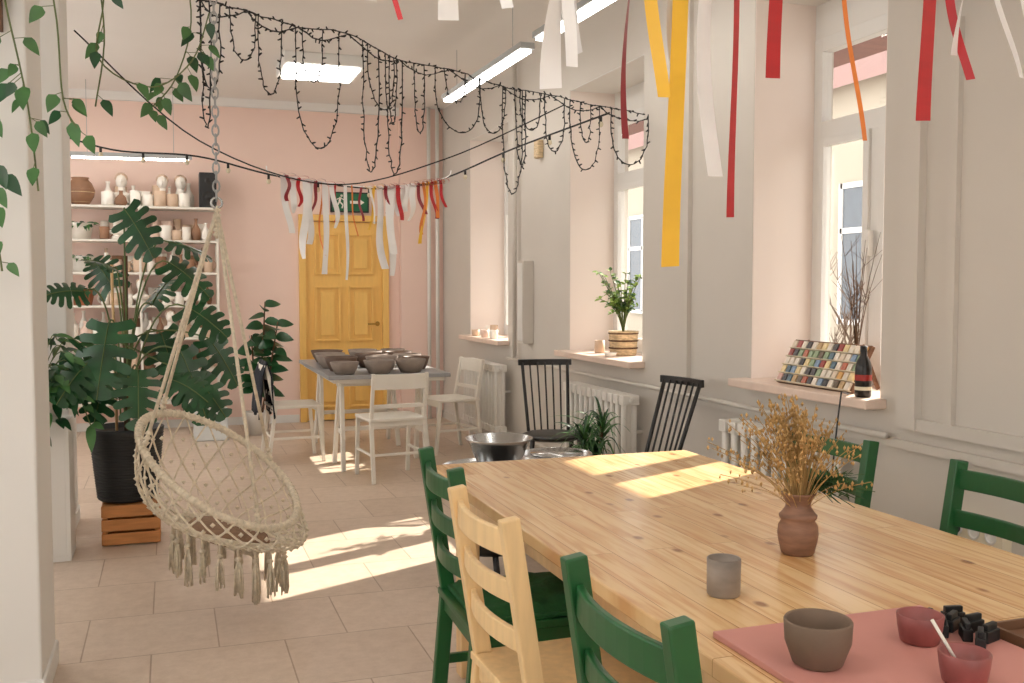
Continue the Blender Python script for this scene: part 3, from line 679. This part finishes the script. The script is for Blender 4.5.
b=B('potted_philodendron');b.lathe([(.001,0),(.08,0),(.11,.16),(.115,.17),(.10,.165),(.001,.15)],(0,0,0),M['potw'],24)
for i in range(46):
    a=R(0,6.28);r_=R(.06,.25);e=V((math.cos(a)*r_+.03,math.sin(a)*r_*.7-.06,R(-.05,.42)));pts=bez((0,0,.15),(e.x*.6,e.y*.6,max(e.z,.2)+.12),e,6);b.tube(pts,.003,M['stem'],4)
    for q in range(5): b.leaf(pts[6-q//2],(math.cos(a)+R(-.9,.9),math.sin(a)+R(-.9,.5),R(-.8,.3)),(0,-.8,1),R(.08,.13),R(.03,.05),M['leaf'] if R(0,1)>.35 else M['leaf2'],.4)
b.done((-.64,5.62,.7205))
# rubber plant
b=B('potted_rubber_plant');b.lathe([(.001,0),(.09,0),(.12,.21),(.125,.22),(.112,.22),(.105,.19),(.001,.19)],(0,0,0),M['potw'],24)
b.lathe([(.001,.192),(.107,.195)],(0,0,0),M['soil'],16)
for (dx,dy,h) in((0.05,0,1.27),(-.03,.03,.95),(.12,-.03,1.08)):
    b.tube([(dx*.3,dy*.3,.19),(dx,dy,h*.6),(dx*1.6,dy*1.5,h)],[.012,.01,.006],M['brown'],6)
    for k in range(17):
        t=.25+.75*k/17;p=V((dx*(.3+1.3*t),dy*(.3+1.2*t),.19+(h-.19)*t));a=k*2.4
        b.leaf(p,(math.cos(a),math.sin(a)*.6-.1,R(.0,.5)),(R(-.3,.3),-1,.9),R(.16,.22),R(.10,.13),M['leaf'],.35,6)
b.done((.78,9.75,0))
b=B('storage_box');m=M['plastic']
b.bb((0,0,0),(.30,.38,.01),m)
for (p,q) in(((0,0,0),(.30,.006,.25)),((0,.374,0),(.30,.38,.25)),((0,0,0),(.006,.38,.25)),((.294,0,0),(.30,.38,.25))): b.bb(p,q,m)
b.bb((-.012,-.012,.24),(.312,.392,.262),m);b.bb((.02,.02,.01),(.28,.36,.17),M['cer2']);b.done((.19,9.45,0),0,.006)
# dracaena
b=B('potted_dracaena');b.lathe([(.001,0),(.10,0),(.13,.26),(.135,.27),(.12,.27),(.001,.24)],(0,0,0),M['terra'],24)
for (sx,sy,h) in((.0,.0,.45),(.04,.03,.6),(-.04,-.02,.54)):
    b.tube([(sx,sy,.25),(sx*2,sy*2,h)],.009,M['brown'],6)
    for i in range(40):
        a=R(0,6.28);b.leaf((sx*2,sy*2,h-R(0,.15)),(math.cos(a)*(.6 if math.cos(a)>0 else 1),math.sin(a),R(.5,2.6)),(0,-.3,1),R(.26,.42),R(.016,.024),M['leaf2'] if R(0,1)>.4 else M['leaf'],R(.4,1.1),8,.1,lambda t:(1-t)**.5*min(1,t*6+.4))
b.done((2.34,5.33,0))
# pothos on pillar shelf
b=B('pothos_shelf');b.bb((-.90,3.32,2.33),(-.45,3.6,2.355),M['dwood']);b.bb((-.86,3.57,2.22),(-.83,3.6,2.33),M['dwood']);b.bb((-.52,3.57,2.22),(-.49,3.6,2.33),M['dwood']);b.done()
def vine(b,pts,n,sz=(.045,.08)):
    b.tube(pts,.003,M['stem'],5)
    for i in range(n):
        t=R(0,len(pts)-1.001);k=int(t);p=pts[k].lerp(pts[k+1],t-k);d=V((R(-1,1),R(-1,.3),R(-.9,.1))).normalized()
        q=p+d*R(.02,.05);b.tube([p,q],.0015,M['stem'],3);L=R(*sz)
        b.leaf(q,(d.x*.8,d.y*.6,-.9),(R(-.6,.6),-1,.4),L,L*.62,M['leaf2'] if R(0,1)>.35 else M['leaf'],.1,6,.12,lambda t:math.sin(math.pi*t**.6)**.9)
b=B('hanging_pothos');b.lathe([(.001,0),(.07,0),(.10,.14),(.105,.15),(.09,.15),(.001,.13)],(-.66,3.46,2.3555),M['potw'],24)
for pts,n in [([(-.66,3.46,2.5),(-.60,3.28,2.45),(-.53,3.25,2.1),(-.50,3.28,1.75),(-.47,3.3,1.45)],34),
 ([(-.66,3.46,2.5),(-.50,3.3,2.5),(-.44,3.35,2.2),(-.40,3.4,1.95),(-.38,3.42,1.7)],20),
 ([(-.66,3.46,2.5),(-.5,3.3,2.62),(-.25,3.6,2.5),(-.2,3.8,2.3),(-.24,3.9,2.05)],14),
 ([(-.66,3.46,2.5),(-.3,3.6,2.72),(0,4.0,2.75),(.1,4.2,2.5),(.04,4.3,2.25),(-.08,4.3,2.1)],18),
 ([(-.66,3.46,2.5),(-.35,3.5,2.6),(-.20,3.7,2.42),(-.22,3.8,2.2),(-.05,4.0,2.15),(.1,4.2,2.3),(.17,4.22,2.5)],16),
 ([(-.66,3.46,2.5),(-.4,3.4,2.58),(-.33,3.5,2.3),(-.31,3.5,2.0),(-.26,3.5,1.9)],12)]:
    vine(b,cr(pts),n)
b.done()

# ---------------------------------------------------------------- shelving with ceramics
b=B('ceramics_shelf');SH=[.30,.61,.92,1.235,1.55,1.86,2.18]
for z in SH: b.bb((-.95,10.14,z-.022),(.46,10.46,z),M['wchair'])
for x in(-.95,-.27,.44):
    for y in(10.14,10.44): b.bb((x,y,0),(x+.022,y+.02,2.3 if x<0.4 else 2.2),M['wchair'])
b.done(bevel=.002)
b=B('shelf_ceramics')
def mug(x,y,z,r,h,m):
    b.lathe([(.001,0),(r*.85,0),(r,.01),(r,h),(r-.006,h),(r-.008,.01),(.001,.01)],(x,y,z),m,14)
    if R(0,1)>.4:
        sg=random.choice((-1,1));b.tube([(x+sg*(r+.028*math.sin(t)),y-.01,z+h*.5+h*.3*math.cos(t)) for t in [math.pi*k/6 for k in range(7)]],.005,m,5)
def bottle(x,y,z,r,h,m): b.lathe([(.001,0),(r*.8,0),(r,h*.2),(r*.95,h*.5),(r*.35,h*.75),(r*.3,h*.9),(r*.42,h),(.001,h)],(x,y,z),m,14)
def bust(x,y,z,s,m):
    b.lathe([(.001,0),(.05*s,0),(.045*s,.02*s),(.03*s,.04*s)],(x,y,z),m,12);b.ball((x,y,z+.07*s),.07*s,m,(1.05,.6,.55),12,8);b.tube([(x,y,z+.08*s),(x,y-.005,z+.15*s)],[.03*s,.025*s],m,10);b.ball((x,y-.01,z+.18*s),.045*s,m,(.85,1,1.15),12,8);b.ball((x,y-.055*s,z+.175*s),.01*s,m,(1,1,1.6),6,4);b.ball((x,y+.01,z+.20*s),.047*s,M['cer2'],(.95,1,.9),10,6)
cs=[M['cer1'],M['cer1'],M['cer1'],M['cer2'],M['cer2'],M['cer4'],M['cer3']]
for zi,z in enumerate(SH[1:]):
    for row in(0,1):
        x=-.62 if zi in(2,3,4) else -.92
        if zi==5: x=-.60
        while x<.42:
            r=R(.036,.060);m=random.choice(cs);x+=r+R(.0,.006)
            if x>.42-r: break
            if abs(x+.26)<r+.015 and not row: x+=.02
            if zi==5 and x>.22: break
            y=R(10.20,10.22) if not row else R(10.35,10.38);t=R(0,1);zz=z+.0005
            if row:
                if t<.5: mug(x,y,zz,r,R(.15,.22),m)
                else: bottle(x,y,zz,r,R(.2,.27),m)
            elif t<.6: mug(x,y,zz,r,R(.08,.16),m)
            elif t<.80: bottle(x,y,zz,r,R(.14,.22),m)
            elif t<.92: bust(x,y,zz,R(.9,1.15),M['cer1']);x+=.02
            else:
                for k in range(4): b.lathe([(.001,0),(r*.6,0),(r*1.1,.03),(r*1.0,.03),(.001,.01)],(x,y,zz+k*.015),m,14)
            x+=r
for x in(-.42,-.05,.12): bust(x,10.33,SH[6]+.0005,1.35,M['cer1'])
b.done()
b=B('speaker');b.bb((.29,10.16,2.181),(.45,10.36,2.52),M['blackp']);b.lathe([(.06,0),(.055,.006),(.03,-.002),(.015,.008),(.001,.01)],(.37,10.16,2.28),M['black'],20,(math.pi/2,0,0));b.lathe([(.03,0),(.026,.004),(.001,.004)],(.37,10.16,2.44),M['black'],16,(math.pi/2,0,0));b.done(bevel=.008)
b=B('woven_vase');b.lathe([(.001,0),(.07,0),(.12,.08),(.13,.14),(.10,.21),(.07,.24),(.08,.26),(.06,.26),(.001,.05)],(0,0,0),M['cer3'],24)
for z in[.03*k for k in range(1,8)]: b.lathe([(.125-abs(z-.13)*.45,z-.008),(.135-abs(z-.13)*.45,z),(.125-abs(z-.13)*.45,z+.008)],(0,0,0),M['woven'],24)
b.done((-.78,10.28,2.181))
for (x,z,m,n) in((-.78,1.861,'cer1',50),(-.78,1.551,'potw',24),(-.78,1.236,'terra',26)):
    b=B('potted_trailing_plant');b.lathe([(.001,0),(.08,0),(.11,.14),(.118,.15),(.10,.15),(.001,.13)],(0,0,0),M[m],20)
    for i in range(n):
        a=R(0,6.28);p=V((math.cos(a)*R(.02,.09),math.sin(a)*R(.02,.09),.14));b.leaf(p,(math.cos(a),math.sin(a)-.5,R(.2,1.0)),(0,-.6,1),R(.07,.11),R(.03,.05),M['leaf2'] if R(0,1)>.5 else M['leaf'],R(.4,1.2),5)
    b.done((x,10.26,z))

# ---------------------------------------------------------------- string lights
MP=[(.16,5.0,2.76),(.38,5.2,2.78),(.67,5.5,2.80),(.99,5.8,2.86),(1.34,6.0,2.78),(1.71,6.2,2.79),(2.05,6.2,2.71),(2.36,6.1,2.65),(2.58,5.8,2.54),(2.74,5.4,2.43)]
MS=cr(MP,8)
def mpt(u_):
    u_=max(0,min(8.999,u_))*8;k=int(u_);return MS[k].lerp(MS[min(k+1,len(MS)-1)],u_-k)
b=B('black_string_lights')
def strand(pts,step=.04):
    b.tube(pts,.0038,M['wire'],4,caps=False)
    acc=0
    for i in range(len(pts)-1):
        L=(pts[i+1]-pts[i]).length
        while acc<L:
            p=pts[i].lerp(pts[i+1],acc/L);d=V((R(-1,1),R(-1,1),R(-1,.6))).normalized();b.tube([p,p+d*.022],[.006,.004],M['wire'],4);acc+=step
        acc-=L
for o_ in(0,1):
    pts=[]
    for k in range(9):
        for j in range(6):
            p=mpt(k+j/6);pts.append(p+V((R(-.01,.01),R(-.02,.02),-.06*math.sin(math.pi*j/6)*o_)))
    strand(pts)
strand(cr([(.22,4.35,3.28),(.20,4.6,3.0),(.16,5.0,2.76)]))
strand(cr([(.24,4.40,3.28),(-.4,4.9,2.9),(-1.2,5.3,3.27)]))
for (a,c_,dp) in[(0.0,.5,.42),(0,.3,.6),(.7,1.2,.25),(1.25,1.7,.38),(1.95,2.85,.66),(2.1,2.5,.3),(3.3,3.6,.74),(3.4,3.9,.35),(3.75,4.05,.70),(3.8,3.95,.4),(4.3,4.5,.42),(4.7,5.6,.38),(4.9,5.3,.2),(5.6,6.1,.32),(6.05,6.45,.68),(6.3,6.5,.5),(6.4,6.8,.25),(6.9,7.3,.35),(7.4,8.0,.42),(7.6,7.8,.25),(8.2,8.9,.32)]:
    p=mpt(a);q=mpt(c_);yo=R(-.05,.05)
    strand([p.lerp(q,(.5-.5*math.cos(math.pi*t)) *1.0)+V((R(-.006,.006),yo*math.sin(math.pi*t),-dp*(math.sin(math.pi*t))**.6)) for t in[k/22 for k in range(23)]])
b.done()
b=B('bulb_festoon')
GP=cr([(-.95,8.3,2.62),(-.4,8.2,2.45),(.22,8,2.40),(.83,8,2.27),(1.62,8,2.20),(2.12,8,2.29),(2.52,7.3,2.47),(2.78,6.1,2.56)],8)
b.tube(GP,.007,M['wire'],5)
for k in range(3,len(GP),4):
    p=GP[k];b.tube([p,p-V((0,0,.04))],.010,M['wire'],8);b.ball(p-V((0,0,.055)),.017,M['bulb'],(1,1,1.2),12,8)
G2=cr([(-.5,6.4,2.9),(.2,6.8,2.35),(1.1,7.2,2.14),(1.9,7,2.33),(2.78,6.9,2.75)],8);b.tube(G2,.005,M['wire'],5)
b.done()
# ribbon garland at the back
b=B('ribbon_garland')
b.tube(cr([(.72,7.93,2.34),(.83,7.93,2.27),(1.62,7.93,2.20),(2.12,7.93,2.29),(2.2,7.93,2.36)],6),.005,M['wht'],5)
def gz(x): return 2.27-(.07)*math.sin(math.pi*min(1,max(0,(x-.83)/1.29)))
GR=[(.85,'wht',.05,.45),(.87,'crim',.03,.2),(.93,'wht',.05,.28),(.97,'red',.03,.22),(1.02,'wht',.06,.62),(1.06,'wht',.05,.5),(1.10,'crim',.03,.25),(1.15,'ora',.015,.58),(1.17,'wht',.05,.72),(1.22,'wht',.04,.35),(1.25,'red',.025,.3),(1.33,'wht',.03,.75),(1.38,'ora',.012,.4),(1.46,'crim',.02,.28),(1.52,'wht',.02,.3),
(1.56,'yel',.025,.35),(1.60,'wht',.06,.66),(1.65,'crim',.03,.22),(1.68,'wht',.06,.72),(1.72,'wht',.06,.55),(1.75,'red',.035,.28),(1.80,'wht',.05,.25),(1.83,'wht',.05,.22),(1.88,'wht',.05,.3),(1.92,'crim',.03,.25),(1.96,'ora',.03,.42),(2.00,'yel',.03,.5),(2.03,'red',.03,.3),(2.06,'ora',.03,.3),(2.10,'red',.025,.22)]
for (x,c_,w,L) in GR:
    b.ribbon((x,7.92+R(-.02,.02),gz(x)+.01),w,L,M[c_],R(-.4,.4),R(.01,.04),R(.3,1.3),14,R(0,6),(R(-.05,.05),0))
    if c_ in('crim','red','ora','yel') and w>.02: b.bow((x,7.90,gz(x)),.05,M[c_])
b.done()
# foreground ribbons
b=B('hanging_ribbons')
HY=2.3;HZ=2.72
b.tube(sag((-.2,HY,HZ+.02),(2.78,HY,HZ+.02),.03,20),.004,M['wht'],5)
def fr(t,bz,w,c_,ang=0,amp=.015,tw=.3,ph=0,lean=0,dy=0):
    x=(HY+dy)*t;b.ribbon((x-lean,HY+dy,HZ),w,HZ-bz,M[c_],ang,amp,tw,30,ph,(lean,0))
fr(.165,2.10,.02,'crim',.2,.02,1,1);fr(.216,2.02,.014,'red',.3,.03,1.2,2,.04);fr(.23,2.12,.03,'wht',1.0)
fr(.205,2.06,.03,'wht',.9,.03,1.2,.5)
fr(.282,2.03,.05,'wht',.3,.02,.8,.4);fr(.33,2.07,.03,'wht',.4,.03,1.2,2);fr(.345,2.09,.02,'red',.4,.03,1.2,1)
fr(.398,1.89,.055,'wht',.5,.03,1.3,.6,-.02);fr(.418,1.98,.05,'wht',-.4,.03,.9,1.5);fr(.40,1.94,.03,'wht',.0,.02,.7,3,.01)
fr(.485,1.78,.022,'crim',.9,.03,.8,1.0,.00);fr(.505,1.88,.035,'yel',.5,.03,.9,2.4,-.03);fr(.535,1.455,.05,'yel',.05,.01,.25,.5,-.02)
fr(.545,1.98,.035,'wht',.4,.03,.8,1.2);fr(.578,1.69,.045,'wht',.35,.03,.35,2.0,-.03);fr(.612,1.585,.026,'red',.25,.015,.4,.2,.01)
fr(.665,1.955,.048,'red',.15,.01,.15,.4);fr(.768,1.80,.012,'ora',.3,.03,1.6,2.6,.02)
fr(.880,1.87,.050,'red',.05,.012,.2,.4);fr(.925,1.99,.025,'red',-.5,.04,.8,2.2,-.01);fr(.935,2.06,.03,'wht',.6,.04,.9,.4)
fr(.985,2.00,.024,'wht',.8,.05,1.0,2.6,-.02);fr(1.03,1.88,.02,'wht',.5,.05,1.0,2.9,.0)
b.done()

# ---------------------------------------------------------------- light
w=bpy.data.worlds.new('w');bpy.context.scene.world=w;w.use_nodes=True
bg=w.node_tree.nodes['Background'];bg.inputs[0].default_value=(1,.985,.965,1);bg.inputs[1].default_value=2.8
s=bpy.data.lights.new('sun','SUN');s.energy=13;s.angle=.01;s.color=(1,.92,.80)
so=bpy.data.objects.new('sun',s);bpy.context.collection.objects.link(so);so.location=(8,8,8)
so.rotation_euler=V((-1,-.47,-.752)).to_track_quat('-Z','Y').to_euler()
c=bpy.data.cameras.new('camera');o=bpy.data.objects.new('camera',c);bpy.context.collection.objects.link(o)
o.location=(0,0,1.4);o.rotation_euler=(math.radians(90-3.08),0,math.radians(-18.97));c.lens=34.98;c.sensor_width=36;c.clip_start=.05
bpy.context.scene.camera=o
sc_=bpy.context.scene;sc_.view_settings.view_transform='Standard';sc_.view_settings.exposure=.18;sc_.view_settings.gamma=1.03
